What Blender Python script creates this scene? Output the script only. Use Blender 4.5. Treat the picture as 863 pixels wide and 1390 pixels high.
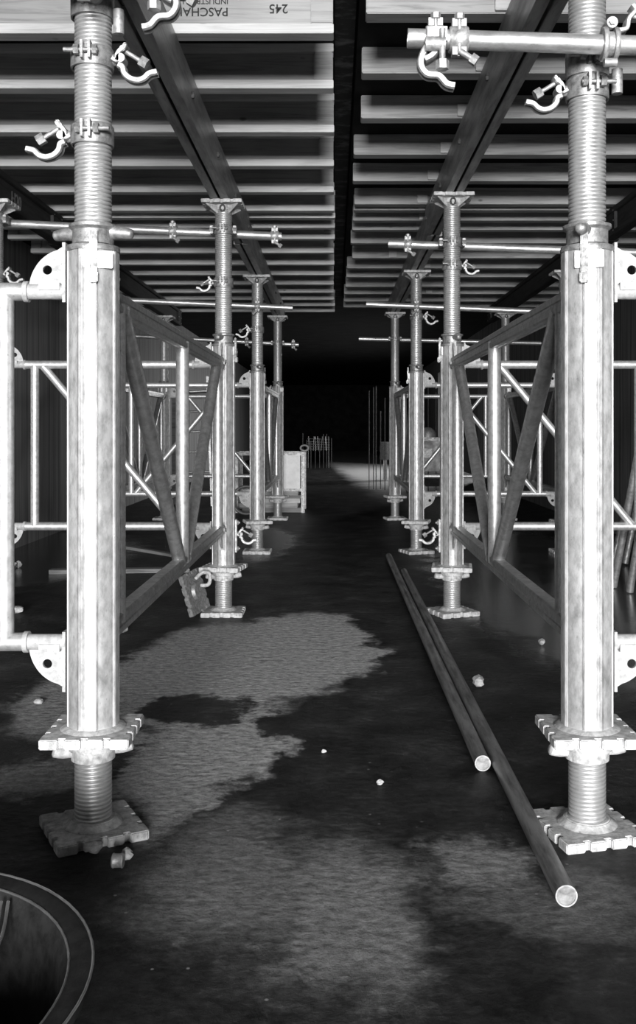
import bpy, math, random
from mathutils import Vector, Matrix

# ------------------------------------------------------------------ basics
C = bpy.context.scene.collection
for o in list(bpy.data.objects):
    bpy.data.objects.remove(o)
PI = math.pi
F = 1320.0                       # focal length in pixels of the 863x1390 frame
VX, VY, EYE = 454.0, 580.0, 1.09   # vanishing point of the depth lines, eye height

# ------------------------------------------------------------------ camera
cam_d = bpy.data.cameras.new('camera')
cam = bpy.data.objects.new('camera', cam_d)
C.objects.link(cam)
cam.location = (0, 0, EYE)
cam.rotation_euler = (PI / 2, 0, 0)
cam_d.sensor_fit = 'VERTICAL'
cam_d.sensor_height = 36
cam_d.lens = 36 * F / 1390
cam_d.shift_x = -(VX - 431.5) / 1390
cam_d.shift_y = -(695 - VY) / 1390
cam_d.clip_start = 0.05
cam_d.clip_end = 200
bpy.context.scene.camera = cam

# ------------------------------------------------------------------ world, lights, exposure
world = bpy.data.worlds.new('world')
bpy.context.scene.world = world
world.use_nodes = True
world.node_tree.nodes['Background'].inputs[0].default_value = (0.5, 0.5, 0.5, 1)
world.node_tree.nodes['Background'].inputs[1].default_value = 0.02

def area(name, loc, target, sx, sy, power):
    d = bpy.data.lights.new(name, 'AREA')
    d.shape = 'RECTANGLE'; d.size = sx; d.size_y = sy; d.energy = power
    o = bpy.data.objects.new(name, d); C.objects.link(o)
    o.location = loc
    o.rotation_euler = (Vector(target) - Vector(loc)).to_track_quat('-Z', 'Y').to_euler()
    return o
# daylight coming in through the open front of the shored bay, behind the camera
area('daylight_front', (0.3, -12.0, 2.3), (0.05, 4.0, 1.3), 4.6, 3.4, 5600)
# daylight from a side opening far down the bay
area('daylight_side', (5.8, 23.5, 2.4), (0.3, 19.5, 0.0), 4.0, 1.6, 800)

vs = bpy.context.scene.view_settings
vs.view_transform = 'Standard'
vs.look = 'None'
vs.gamma = 1
vs.exposure = 0.0
vs.use_curve_mapping = False
cy = bpy.context.scene.cycles
cy.max_bounces = 6
cy.diffuse_bounces = 3
cy.glossy_bounces = 4
cy.sample_clamp_indirect = 4
cy.use_denoising = True

# ------------------------------------------------------------------ materials
def g(v, a=1): return (v, v, v, a)

class NT:
    def __init__(s, name):
        s.m = bpy.data.materials.new(name); s.m.use_nodes = True
        s.t = s.m.node_tree; s.N = s.t.nodes; s.b = s.N['Principled BSDF']
        s.co = s.N.new('ShaderNodeTexCoord')
    def link(s, a, b): s.t.links.new(a, b)
    def n(s, kind, **kw):
        x = s.N.new(kind)
        for k, v in kw.items(): setattr(x, k, v)
        return x
    def mapped(s, scale=(1, 1, 1), src='Object', rot=(0, 0, 0)):
        m = s.n('ShaderNodeMapping'); s.link(s.co.outputs[src], m.inputs[0])
        m.inputs['Scale'].default_value = scale; m.inputs['Rotation'].default_value = rot
        return m.outputs[0]
    def noise(s, scale, detail=4, vec=None, rough=0.55, dist=0):
        x = s.n('ShaderNodeTexNoise'); x.inputs['Scale'].default_value = scale
        x.inputs['Detail'].default_value = detail; x.inputs['Roughness'].default_value = rough
        x.inputs['Distortion'].default_value = dist
        s.link(vec if vec else s.co.outputs['Object'], x.inputs['Vector'])
        return x.outputs['Fac']
    def ramp(s, fac, stops):
        r = s.n('ShaderNodeValToRGB'); e = r.color_ramp.elements
        while len(e) < len(stops): e.new(0.5)
        for i, (p, v) in enumerate(stops):
            e[i].position = p; e[i].color = g(v)
        s.link(fac, r.inputs[0]); return r.outputs[0]
    def math(s, op, a, b=None, clamp=False):
        x = s.n('ShaderNodeMath', operation=op, use_clamp=clamp)
        for i, v in enumerate((a, b)):
            if v is None: continue
            if isinstance(v, (int, float)): x.inputs[i].default_value = v
            else: s.link(v, x.inputs[i])
        return x.outputs[0]
    def bump(s, h, strength, dist=0.01):
        x = s.n('ShaderNodeBump'); x.inputs['Strength'].default_value = strength
        x.inputs['Distance'].default_value = dist
        s.link(h, x.inputs['Height']); s.link(x.outputs[0], s.b.inputs['Normal'])
    def col(s, c): s.link(c, s.b.inputs['Base Color'])
    def rough(s, c): s.link(c, s.b.inputs['Roughness'])

def metal_mat(name, lo, hi, metallic, r0, r1, scale=30, bump=0.15, stretch=(1, 1, 1), spots=0.0):
    k = NT(name)
    v = k.mapped(stretch)
    n1 = k.noise(scale, 6, v, 0.65)
    c = k.ramp(n1, [(0.32, lo), (0.6, hi)])
    if spots:
        n2 = k.noise(scale * 3.2, 3, v, 0.5)
        sp = k.ramp(n2, [(0.27, 1 - spots), (0.36, 1.0)])
        mx = k.n('ShaderNodeMix', data_type='RGBA', blend_type='MULTIPLY')
        mx.inputs[0].default_value = 1
        k.link(c, mx.inputs[6]); k.link(sp, mx.inputs[7]); c = mx.outputs[2]
    k.col(c)
    k.rough(k.ramp(k.noise(scale * 0.6, 4, v), [(0.35, r0), (0.65, r1)]))
    k.b.inputs['Metallic'].default_value = metallic
    if bump: k.bump(n1, bump, 0.004)
    return k.m

def wood_mat(name, lo, hi, axis='x', rough=0.75, knots=True):
    k = NT(name)
    st = {'x': (1.2, 14, 26), 'z': (20, 20, 1.2), 'y': (20, 1.2, 20)}[axis]
    oi = k.n('ShaderNodeObjectInfo')
    add = k.n('ShaderNodeVectorMath', operation='ADD')
    k.link(k.co.outputs['Object'], add.inputs[0])
    rr = k.n('ShaderNodeVectorMath', operation='SCALE'); rr.inputs[3].default_value = 9.0
    cmb = k.n('ShaderNodeCombineXYZ')
    for i in range(3): k.link(oi.outputs['Random'], cmb.inputs[i])
    k.link(cmb.outputs[0], rr.inputs[0]); k.link(rr.outputs[0], add.inputs[1])
    mp = k.n('ShaderNodeMapping'); mp.inputs['Scale'].default_value = st
    k.link(add.outputs[0], mp.inputs[0])
    n1 = k.noise(1.6, 6, mp.outputs[0], 0.6, 1.2)
    c = k.ramp(n1, [(0.3, lo), (0.55, hi), (0.75, hi * 0.86)])
    big = k.noise(2.3, 2, add.outputs[0])
    c2 = k.ramp(big, [(0.35, 0.78), (0.6, 1.0)])
    mx = k.n('ShaderNodeMix', data_type='RGBA', blend_type='MULTIPLY'); mx.inputs[0].default_value = 1
    k.link(c, mx.inputs[6]); k.link(c2, mx.inputs[7]); c = mx.outputs[2]
    if knots:
        vo = k.n('ShaderNodeTexVoronoi'); vo.inputs['Scale'].default_value = 1.0
        mk = k.n('ShaderNodeMapping'); mk.inputs['Scale'].default_value = (3.2, 3.0, 6.0)
        k.link(add.outputs[0], mk.inputs[0]); k.link(mk.outputs[0], vo.inputs['Vector'])
        kn = k.ramp(vo.outputs['Distance'], [(0.035, 0.42), (0.075, 1.0)])
        m2 = k.n('ShaderNodeMix', data_type='RGBA', blend_type='MULTIPLY'); m2.inputs[0].default_value = 1
        k.link(c, m2.inputs[6]); k.link(kn, m2.inputs[7]); c = m2.outputs[2]
    k.col(c)
    k.b.inputs['Roughness'].default_value = rough
    k.b.inputs['Specular IOR Level'].default_value = 0.25
    k.bump(n1, 0.25, 0.003)
    return k.m

M = {}
M['alu'] = metal_mat('aluminium_extrusion', 0.38, 0.66, 0.65, 0.42, 0.58, 46, 0.15, (1, 1, 0.5), 0.25)
M['tube'] = metal_mat('aluminium_tube', 0.46, 0.68, 0.7, 0.38, 0.5, 40, 0.08, (1, 1, 1), 0.3)
M['shadetube'] = metal_mat('shade_toned_aluminium', 0.4, 0.62, 0.8, 0.3, 0.45, 34, 0.2, (1, 1, 1), 0.3)  # darker copy of the tube metal, shade on receding frames put into colour
M['thread'] = metal_mat('threaded_aluminium', 0.5, 0.6, 0.7, 0.38, 0.46, 40, 0.0, (1, 1, 1), 0.0)
M['cast'] = metal_mat('galvanised_casting', 0.15, 0.36, 0.6, 0.42, 0.6, 60, 0.4, (1, 1, 1), 0.35)
M['castlight'] = metal_mat('bright_galvanised', 0.22, 0.46, 0.55, 0.45, 0.6, 60, 0.4, (1, 1, 1), 0.4)
M['plate'] = metal_mat('cast_plate', 0.3, 0.62, 0.25, 0.6, 0.75, 45, 0.7, (1, 1, 1), 0.35)
M['gusset'] = metal_mat('gusset_metal', 0.3, 0.46, 0.2, 0.6, 0.75, 60, 0.4, (1, 1, 1), 0.4)
M['galv'] = metal_mat('galvanised_tube', 0.42, 0.68, 0.75, 0.3, 0.45, 45, 0.2, (0.4, 1, 1), 0.45)
M['oldgalv'] = metal_mat('dirty_tube', 0.1, 0.3, 0.55, 0.4, 0.6, 40, 0.4, (1, 0.12, 1), 0.4)
M['splash'] = metal_mat('concrete_splashed', 0.3, 0.62, 0.3, 0.6, 0.8, 50, 1.0)
M['steel'] = metal_mat('dark_steel', 0.15, 0.34, 0.35, 0.36, 0.55, 24, 0.2, (1, 0.15, 1), 0.3)
M['rust'] = metal_mat('rusty_steel', 0.02, 0.1, 0.2, 0.6, 0.8, 60, 0.6, (1, 0.5, 1), 0.4)
M['dark'] = metal_mat('black_rubber', 0.006, 0.02, 0.0, 0.65, 0.8, 30, 0.3)
M['wire'] = metal_mat('bright_wire', 0.3, 0.5, 0.9, 0.3, 0.4, 30, 0)
M['flange'] = wood_mat('pale_timber', 0.48, 0.7)
M['web'] = wood_mat('timber_web', 0.24, 0.42)
M['plank'] = wood_mat('solid_timber', 0.26, 0.48)
M['darkwood'] = wood_mat('dark_timber', 0.018, 0.045, 'y')
M['board'] = wood_mat('board_timber', 0.12, 0.3)
M['panel'] = metal_mat('white_panel', 0.8, 0.95, 0.0, 0.6, 0.8, 12, 0.2)
M['stone'] = metal_mat('rubble', 0.25, 0.5, 0.0, 0.8, 0.9, 40, 0.8)
M['dark'].node_tree.nodes['Principled BSDF'].inputs['Specular IOR Level'].default_value = 0.2
M['ink'] = metal_mat('stamp_ink', 0.015, 0.03, 0.0, 0.8, 0.9, 20, 0)
M['greypaint'] = metal_mat('grey_paint', 0.12, 0.22, 0.2, 0.4, 0.6, 14, 0.1)

def wall_mat():
    k = NT('formed_wall')
    v = k.mapped((1, 7, 0.25))
    n1 = k.noise(3.0, 5, v)
    c = k.ramp(n1, [(0.3, 0.09), (0.7, 0.19)])
    w = k.n('ShaderNodeTexWave', wave_type='BANDS', bands_direction='Y')
    w.inputs['Scale'].default_value = 0.9; w.inputs['Distortion'].default_value = 0.6
    k.link(k.co.outputs['Object'], w.inputs['Vector'])
    seam = k.ramp(w.outputs['Fac'], [(0.0, 0.45), (0.06, 1.0)])
    mx = k.n('ShaderNodeMix', data_type='RGBA', blend_type='MULTIPLY'); mx.inputs[0].default_value = 1
    k.link(c, mx.inputs[6]); k.link(seam, mx.inputs[7]); k.col(mx.outputs[2])
    k.b.inputs['Roughness'].default_value = 0.8
    k.bump(n1, 0.3, 0.01)
    return k.m
M['wall'] = wall_mat()

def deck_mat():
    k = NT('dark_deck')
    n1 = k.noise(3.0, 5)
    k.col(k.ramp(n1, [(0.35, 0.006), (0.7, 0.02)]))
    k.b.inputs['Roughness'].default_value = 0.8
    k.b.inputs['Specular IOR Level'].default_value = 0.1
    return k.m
M['deck'] = deck_mat()

def seam_mat():
    k = NT('stained_seam_board')
    n1 = k.noise(5.0, 6, k.mapped((1, 1.6, 1)), 0.7)
    k.col(k.ramp(n1, [(0.5, 0.012), (0.66, 0.13)]))
    k.b.inputs['Roughness'].default_value = 0.85
    return k.m
M['seam'] = seam_mat()

def floor_mat():
    k = NT('wet_concrete_floor')
    geo = k.n('ShaderNodeNewGeometry')
    P = geo.outputs['Position']
    warp = k.n('ShaderNodeTexNoise'); warp.inputs['Scale'].default_value = 2.6
    warp.inputs['Detail'].default_value = 6; warp.inputs['Roughness'].default_value = 0.72
    k.link(P, warp.inputs['Vector'])
    w1 = k.n('ShaderNodeVectorMath', operation='SUBTRACT'); w1.inputs[1].default_value = (0.5, 0.5, 0.5)
    k.link(warp.outputs['Color'], w1.inputs[0])
    w2 = k.n('ShaderNodeVectorMath', operation='SCALE'); w2.inputs[3].default_value = 0.7
    k.link(w1.outputs[0], w2.inputs[0])
    wp = k.n('ShaderNodeVectorMath', operation='ADD'); k.link(P, wp.inputs[0]); k.link(w2.outputs[0], wp.inputs[1])
    W = wp.outputs[0]
    def blob(x0, x1, y0, y1, soft=0.35, rot=0.0, mul=1.0):
        d0, d1 = EYE * F / (y1 - VY), EYE * F / (y0 - VY)
        cyy = (d0 + d1) / 2; b = (d1 - d0) / 2
        dm = EYE * F / ((y0 + y1) / 2 - VY)
        cx = ((x0 + x1) / 2 - VX) * dm / F; a = (x1 - x0) / 2 * dm / F
        m = k.n('ShaderNodeMapping', vector_type='TEXTURE')
        m.inputs['Location'].default_value = (cx, cyy, 0)
        m.inputs['Rotation'].default_value = (0, 0, rot)
        m.inputs['Scale'].default_value = (a, b, 1000)
        k.link(W, m.inputs[0])
        ln = k.n('ShaderNodeVectorMath', operation='LENGTH'); k.link(m.outputs[0], ln.inputs[0])
        mr = k.n('ShaderNodeMapRange', interpolation_type='SMOOTHSTEP')
        mr.inputs[1].default_value = 1 + soft / 2; mr.inputs[2].default_value = 1 - soft / 2
        mr.inputs[3].default_value = 0; mr.inputs[4].default_value = mul
        k.link(ln.outputs['Value'], mr.inputs[0])
        return mr.outputs[0]
    dry_lit = None
    for args in ((300, 512, 832, 940, .25), (140, 400, 848, 1000, .3), (180, 365, 930, 1085, .3),
                 (10, 200, 915, 1000, .5, 0, .8), (150, 290, 990, 1140, .45), (-40, 115, 1025, 1085, .5, 0, .6),
                 (190, 430, 1105, 1275, .9, 0, .4), (350, 580, 1150, 1350, .9, 0, .5), (590, 700, 1145, 1225, .9, 0, .5),
                 (405, 545, 598, 700, .3, 0.03, .9), (640, 863, 1180, 1290, .9, 0, .28)):  # dry concrete, plus a far blob painting the light pool down the aisle
        bl = blob(*args)
        dry_lit = bl if dry_lit is None else k.math('MAXIMUM', dry_lit, bl)
    spot = blob(200, 345, 943, 990, .3)
    inv = k.math('SUBTRACT', 1.0, spot)
    dry_lit = k.math('MULTIPLY', dry_lit, inv)
    stretch = k.n('ShaderNodeMapping'); stretch.inputs['Scale'].default_value = (0.75, 1, 1); k.link(P, stretch.inputs[0])
    fine = k.noise(38, 10, stretch.outputs[0], 0.85)
    pit = k.noise(90, 4, P, 0.7)
    f1 = k.ramp(fine, [(0.3, 0.55), (0.62, 1.0)])
    dry_lit_col = k.ramp(fine, [(0.38, 0.2), (0.6, 0.62)])
    wetn = k.noise(3.5, 7, P, 0.65)
    wmix = k.math('ADD', k.math('MULTIPLY', wetn, 0.5), k.math('MULTIPLY', fine, 0.5))
    wetcol = k.ramp(wmix, [(0.42, 0.006), (0.54, 0.035), (0.64, 0.11)])
    mx = k.n('ShaderNodeMix', data_type='RGBA'); k.link(dry_lit, mx.inputs[0])
    k.link(wetcol, mx.inputs[6]); k.link(dry_lit_col, mx.inputs[7])
    vo = k.n('ShaderNodeTexVoronoi'); vo.inputs['Scale'].default_value = 17; k.link(P, vo.inputs['Vector'])
    chip = k.math('MULTIPLY', k.ramp(vo.outputs['Distance'], [(0.05, 1.0), (0.085, 0.0)]), k.ramp(k.noise(5, 3, P), [(0.5, 0.0), (0.6, 0.5)]))
    m3 = k.n('ShaderNodeMix', data_type='RGBA'); k.link(chip, m3.inputs[0]); k.link(mx.outputs[2], m3.inputs[6]); m3.inputs[7].default_value = g(0.5)
    k.col(m3.outputs[2])
    # puddles: mirror-like standing water right and left of the aisle
    pud = None
    for args in ((640, 1100, 720, 1000, .25), (-300, 150, 720, 820, .3), (300, 400, 715, 765, .4, 0, .5)):
        bl = blob(*args)
        pud = bl if pud is None else k.math('MAXIMUM', pud, bl)
    not_dry_lit = k.math('SUBTRACT', 1.0, dry_lit)
    pud = k.math('MULTIPLY', pud, not_dry_lit)
    rw = k.math('MULTIPLY', k.math('SUBTRACT', 1.0, pud), 0.4)
    r0 = k.math('ADD', rw, 0.05)
    r1 = k.math('ADD', r0, k.math('MULTIPLY', dry_lit, 0.5), True)
    k.rough(r1)
    k.link(k.math('ADD', 0.1, k.math('MULTIPLY', pud, 0.1)), k.b.inputs['Specular IOR Level'])
    wave = k.noise(9, 5, k.mapped((1, 1, 1)), 0.6)
    hh = k.math('ADD', k.math('MULTIPLY', fine, 0.8), k.math('MULTIPLY', pit, 0.7))
    hh = k.math('ADD', hh, k.math('MULTIPLY', wave, 0.6))
    v2 = k.n('ShaderNodeTexVoronoi', feature='SMOOTH_F1'); v2.inputs['Scale'].default_value = 42; k.link(stretch.outputs[0], v2.inputs['Vector'])
    hh = k.math('SUBTRACT', hh, k.math('MULTIPLY', v2.outputs['Distance'], 0.9))
    hh = k.math('MULTIPLY', hh, k.math('SUBTRACT', 1.0, k.math('MULTIPLY', pud, 0.93)))
    k.bump(hh, 0.85, 0.010)
    return k.m
M['floor'] = floor_mat()

# ------------------------------------------------------------------ mesh helper
class MB:
    def __init__(s): s.v = []; s.f = []
    def add(s, vs, fs):
        b = len(s.v); s.v += [tuple(x) for x in vs]; s.f += [tuple(i + b for i in f) for f in fs]
        return s
    def box(s, c, size, rot=None):
        hx, hy, hz = size[0] / 2, size[1] / 2, size[2] / 2
        vs = [Vector((x * hx, y * hy, z * hz)) for x in (-1, 1) for y in (-1, 1) for z in (-1, 1)]
        if rot is not None: vs = [rot @ v for v in vs]
        vs = [v + Vector(c) for v in vs]
        return s.add(vs, [(0, 1, 3, 2), (4, 6, 7, 5), (0, 4, 5, 1), (2, 3, 7, 6), (0, 2, 6, 4), (1, 5, 7, 3)])
    def prism(s, pts, z0, z1, frame=None):
        """pts: ccw outline in local xy; frame: Matrix mapping local to space"""
        n = len(pts)
        vs = [Vector((x, y, z0)) for x, y in pts] + [Vector((x, y, z1)) for x, y in pts]
        if frame is not None: vs = [frame @ v for v in vs]
        fs = [(i, (i + 1) % n, n + (i + 1) % n, n + i) for i in range(n)]
        fs += [tuple(range(n - 1, -1, -1)), tuple(range(n, 2 * n))]
        return s.add(vs, fs)
    def holed(s, outline, hc, hr, z0, z1, frame=None, n=40):
        """outline polygon with a round hole, seen from the hole centre as a star shape"""
        ring_o, ring_i = [], []
        m = len(outline)
        for k in range(n):
            a = 2 * PI * k / n + 0.01
            d = Vector((math.cos(a), math.sin(a)))
            best = None
            for i in range(m):
                p = Vector(outline[i]) - Vector(hc); q = Vector(outline[(i + 1) % m]) - Vector(hc)
                e = q - p
                den = d.x * e.y - d.y * e.x
                if abs(den) < 1e-9: continue
                t = (p.x * e.y - p.y * e.x) / den
                u = (p.x * d.y - p.y * d.x) / den
                if t > 0 and -1e-6 <= u <= 1 + 1e-6 and (best is None or t > best): best = t
            best = best or hr * 1.5
            ring_o.append((hc[0] + d.x * best, hc[1] + d.y * best))
            ring_i.append((hc[0] + d.x * hr, hc[1] + d.y * hr))
        vs = [Vector((x, y, z)) for z in (z0, z1) for r in (ring_o, ring_i) for x, y in r]
        if frame is not None: vs = [frame @ v for v in vs]
        fs = []
        for k in range(n):
            j = (k + 1) % n
            o0, i0, o1, i1 = 0, n, 2 * n, 3 * n
            fs += [(o0 + k, i0 + k, i0 + j, o0 + j), (o1 + k, o1 + j, i1 + j, i1 + k),
                   (o0 + k, o0 + j, o1 + j, o1 + k), (i0 + k, i1 + k, i1 + j, i0 + j)]
        return s.add(vs, fs)
    def tube(s, p0, p1, r, seg=24, rin=None, r2=None):
        p0, p1 = Vector(p0), Vector(p1); d = (p1 - p0)
        q = d.to_track_quat('Z', 'Y').to_matrix(); L = d.length
        r2 = r if r2 is None else r2
        def ring(rr, z): return [p0 + q @ Vector((rr * math.cos(2 * PI * k / seg), rr * math.sin(2 * PI * k / seg), z)) for k in range(seg)]
        if rin is None:
            vs = ring(r, 0) + ring(r2, L)
            fs = [(k, (k + 1) % seg, seg + (k + 1) % seg, seg + k) for k in range(seg)]
            fs += [tuple(range(seg - 1, -1, -1)), tuple(range(seg, 2 * seg))]
        else:
            vs = ring(r, 0) + ring(r, L) + ring(rin, 0) + ring(rin, L)
            fs = []
            for k in range(seg):
                j = (k + 1) % seg
                fs += [(k, j, seg + j, seg + k), (2 * seg + k, 3 * seg + k, 3 * seg + j, 2 * seg + j),
                       (k, 2 * seg + k, 2 * seg + j, j), (seg + k, seg + j, 3 * seg + j, 3 * seg + k)]
        return s.add(vs, fs)
    def lathe(s, prof, seg=32, frame=None, closed=False):
        n = len(prof)
        vs = [Vector((r * math.cos(2 * PI * k / seg), r * math.sin(2 * PI * k / seg), z)) for r, z in prof for k in range(seg)]
        if frame is not None: vs = [frame @ v for v in vs]
        fs = []
        for i in range(n if closed else n - 1):
            i2 = (i + 1) % n
            for k in range(seg):
                j = (k + 1) % seg
                fs.append((i * seg + k, i * seg + j, i2 * seg + j, i2 * seg + k))
        if not closed:
            fs += [tuple(range(seg - 1, -1, -1)), tuple((n - 1) * seg + k for k in range(seg))]
        return s.add(vs, fs)
    def thread(s, z0, z1, r, amp, pitch, seg=32, per=8):
        """helical rounded thread"""
        rows = int((z1 - z0) / pitch * per); vs = []
        for i in range(rows + 1):
            z = z0 + (z1 - z0) * i / rows
            for k in range(seg):
                ph = 2 * PI * (z / pitch) - 2 * PI * k / seg
                rr = r + amp - 2.2 * amp * max(0.0, math.cos(ph)) ** 2
                if i in (0, rows): rr = r - amp
                a = 2 * PI * k / seg
                vs.append((rr * math.cos(a), rr * math.sin(a), z))
        fs = [(i * seg + k, i * seg + (k + 1) % seg, (i + 1) * seg + (k + 1) % seg, (i + 1) * seg + k) for i in range(rows) for k in range(seg)]
        fs += [tuple(range(seg - 1, -1, -1)), tuple(rows * seg + k for k in range(seg))]
        return s.add(vs, fs)
    def sweep(s, path, r, seg=12, closed=False, flat=None, up=(0, 1, 0)):
        """path of 3-D points; round section radius r (or list) or flat=(w,t): w along up, t across"""
        P = [Vector(p) for p in path]; n = len(P); vs = []; upv = Vector(up)
        for i in range(n):
            if closed: d = (P[(i + 1) % n] - P[i - 1])
            else: d = P[min(i + 1, n - 1)] - P[max(i - 1, 0)]
            d.normalize()
            a = upv - d * upv.dot(d)
            if a.length < 1e-4: a = Vector((1, 0, 0)) - d * d.x
            a.normalize(); b = d.cross(a)
            if flat:
                w, t = flat; sc = r[i] if isinstance(r, (list, tuple)) else 1
                m = 4
                sec = [(-w / 2, -t / 3), (-w / 2 + t / 3, -t / 2), (-w / 6, -t / 3.2), (w / 6, -t / 3.2), (w / 2 - t / 3, -t / 2), (w / 2, -t / 3),
                       (w / 2, t / 3), (w / 2 - t / 3, t / 2), (-w / 2 + t / 3, t / 2), (-w / 2, t / 3)]
                vs += [P[i] + a * (x * sc) + b * (y * sc) for x, y in sec]
                m = len(sec)
            else:
                rr = r[i] if isinstance(r, (list, tuple)) else r
                m = seg
                vs += [P[i] + a * (rr * math.cos(2 * PI * k / seg)) + b * (rr * math.sin(2 * PI * k / seg)) for k in range(seg)]
        fs = []
        for i in range(n if closed else n - 1):
            i2 = (i + 1) % n
            for k in range(m):
                fs.append((i * m + k, i * m + (k + 1) % m, i2 * m + (k + 1) % m, i2 * m + k))
        if not closed: fs += [tuple(range(m - 1, -1, -1)), tuple((n - 1) * m + k for k in range(m))]
        return s.add(vs, fs)
    def move(s, frame):
        s.v = [tuple(frame @ Vector(v)) for v in s.v]; return s
    def build(s, name, mat, parent=None, angle=38, bevel=0, loc=None, rot=None):
        me = bpy.data.meshes.new(name); me.from_pydata(s.v, [], s.f); me.validate(); me.update()
        import bmesh
        bm = bmesh.new(); bm.from_mesh(me); bmesh.ops.recalc_face_normals(bm, faces=bm.faces)
        if bevel:
            ed = [e for e in bm.edges if len(e.link_faces) == 2 and e.calc_face_angle(0) > 0.7]
            bmesh.ops.bevel(bm, geom=ed, offset=bevel, segments=2, affect='EDGES', clamp_overlap=True)
        bm.to_mesh(me); bm.free()
        for p in me.polygons: p.use_smooth = True
        me.set_sharp_from_angle(angle=math.radians(angle))
        me.materials.append(mat)
        o = bpy.data.objects.new(name, me); C.objects.link(o)
        if parent is not None: o.parent = parent
        if loc: o.location = loc
        if rot: o.rotation_euler = rot
        return o

def smooth_path(pts, per=6):
    out = []; n = len(pts)
    P = [Vector(p) for p in pts]
    for i in range(n - 1):
        p0, p1, p2, p3 = P[max(i - 1, 0)], P[i], P[i + 1], P[min(i + 2, n - 1)]
        for k in range(per):
            t = k / per
            out.append(0.5 * ((2 * p1) + (p2 - p0) * t + (2 * p0 - 5 * p1 + 4 * p2 - p3) * t * t + (3 * p1 - p0 - 3 * p2 + p3) * t ** 3))
    out.append(P[-1]); return out

def tag(o, label, cat, group=None, kind=None):
    o['label'] = label; o['category'] = cat
    if group: o['group'] = group
    if kind: o['kind'] = kind
    return o
def thing(name, loc, label, cat, group=None, rz=0):
    o = bpy.data.objects.new(name, None); C.objects.link(o)
    o.empty_display_size = 0.1
    o.location = loc; o.rotation_euler = (0, 0, rz)
    return tag(o, label, cat, group)
def struct(o): o['kind'] = 'structure'; return o
KIDS = {}
def kids(o): return [c for c in bpy.data.objects if c.parent == o]
def dup(o, loc=None, rz=None, label=None, group=None, parent=None):
    c = o.copy(); C.objects.link(c)
    if parent is not None: c.parent = parent
    if loc is not None: c.location = loc
    if rz is not None: c.rotation_euler = (0, 0, rz)
    if label: c['label'] = label
    if group: c['group'] = group
    for ch in kids(o): dup(ch, parent=c)
    return c
def child(o, stem):
    return [c for c in kids(o) if c.name.split('.')[0] == stem]

def at(px, py, D):
    return Vector(((px - VX) * D / F, D, EYE + (VY - py) * D / F))

# ------------------------------------------------------------------ the setting
WX = 2.87
Y0, Y1 = -2.2, 44.0
struct(MB().box((0, (Y0 + Y1) / 2, -0.15), (2 * WX + 0.6, Y1 - Y0, 0.3)).build('floor', M['floor'], angle=30))
struct(MB().box((-WX - 0.15, (Y0 + Y1) / 2, 1.6), (0.3, Y1 - Y0, 3.2)).build('wall_left', M['wall']))
wr = MB()
wr.box((WX + 0.15, (Y0 + 19.5) / 2, 1.6), (0.3, 19.5 - Y0, 3.2))
wr.box((WX + 0.15, 35.5, 1.6), (0.3, 17.0, 3.2))
wr.box((WX + 0.15, 23.25, 2.9), (0.3, 7.5, 0.6))
struct(wr.build('wall_right', M['wall']))
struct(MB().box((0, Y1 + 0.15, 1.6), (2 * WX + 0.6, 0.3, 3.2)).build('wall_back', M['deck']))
ZL, ZR = 2.600, 2.640           # underside of joists, left and right
JH = 0.20
JR = 0.115                      # depth of the solid joists on the right
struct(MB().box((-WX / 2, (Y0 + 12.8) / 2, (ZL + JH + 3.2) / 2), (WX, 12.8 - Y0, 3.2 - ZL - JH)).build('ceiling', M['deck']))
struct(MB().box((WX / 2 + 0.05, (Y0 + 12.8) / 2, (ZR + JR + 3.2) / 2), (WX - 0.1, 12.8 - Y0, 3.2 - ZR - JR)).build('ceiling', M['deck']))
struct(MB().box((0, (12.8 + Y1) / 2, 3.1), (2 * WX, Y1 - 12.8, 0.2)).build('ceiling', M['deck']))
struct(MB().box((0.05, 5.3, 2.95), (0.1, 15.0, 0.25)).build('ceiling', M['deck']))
struct(MB().box((0.045, 7.75, 2.815), (0.088, 10.0, 0.03)).build('trim_1', M['seam'], bevel=0.002))

# ------------------------------------------------------------------ joists
ordn = ['first', 'second', 'third', 'fourth', 'fifth', 'sixth', 'seventh', 'eighth', 'ninth', 'tenth', 'eleventh',
        'twelfth', 'thirteenth', 'fourteenth', 'fifteenth', 'sixteenth', 'seventeenth']
random.seed(4)
jl = [1.868, 2.171, 2.494, 2.817, 3.13, 3.40, 3.515, 3.69, 3.906, 4.219, 4.525, 4.831, 5.155, 5.464, 5.764, 6.06, 6.369]
KL = (ZL - EYE) * F * 1e-3
jr = [1.779, 2.079, 2.381, 2.70, 2.99, 3.30, 3.39, 3.56, 3.73, 4.0, 4.35, 4.63, 4.9, 5.236, 5.52, 5.85, 6.13]
KR = (ZR - EYE) * F * 1e-3
LJ = 2.62
JD = 0.08
def joist_parts():
    web = MB().box((-LJ / 2, JD / 2, JH / 2), (LJ - 0.01, 0.036, JH - 0.07))
    web.box((-0.045, JD / 2, JH / 2), (0.085, JD - 0.004, JH - 0.074))      # solid end block
    web.box((-LJ + 0.045, JD / 2, JH / 2), (0.085, JD - 0.004, JH - 0.074))
    bot = MB().box((-LJ / 2, JD / 2, 0.019), (LJ, JD, 0.038))
    top = MB().box((-LJ / 2, JD / 2, JH - 0.019), (LJ, JD, 0.038))
    return web, bot, top
w_, b_, t_ = joist_parts()
proto = thing('timber_joist', (0, 0, 0), 'x', 'joist', 'timber joists of the left bay')
w_.build('web', M['web'], proto, bevel=0.004)
b_.build('bottom_flange', M['flange'], proto, bevel=0.003)
t_.build('top_flange', M['flange'], proto, bevel=0.003)
left_j = []
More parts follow.
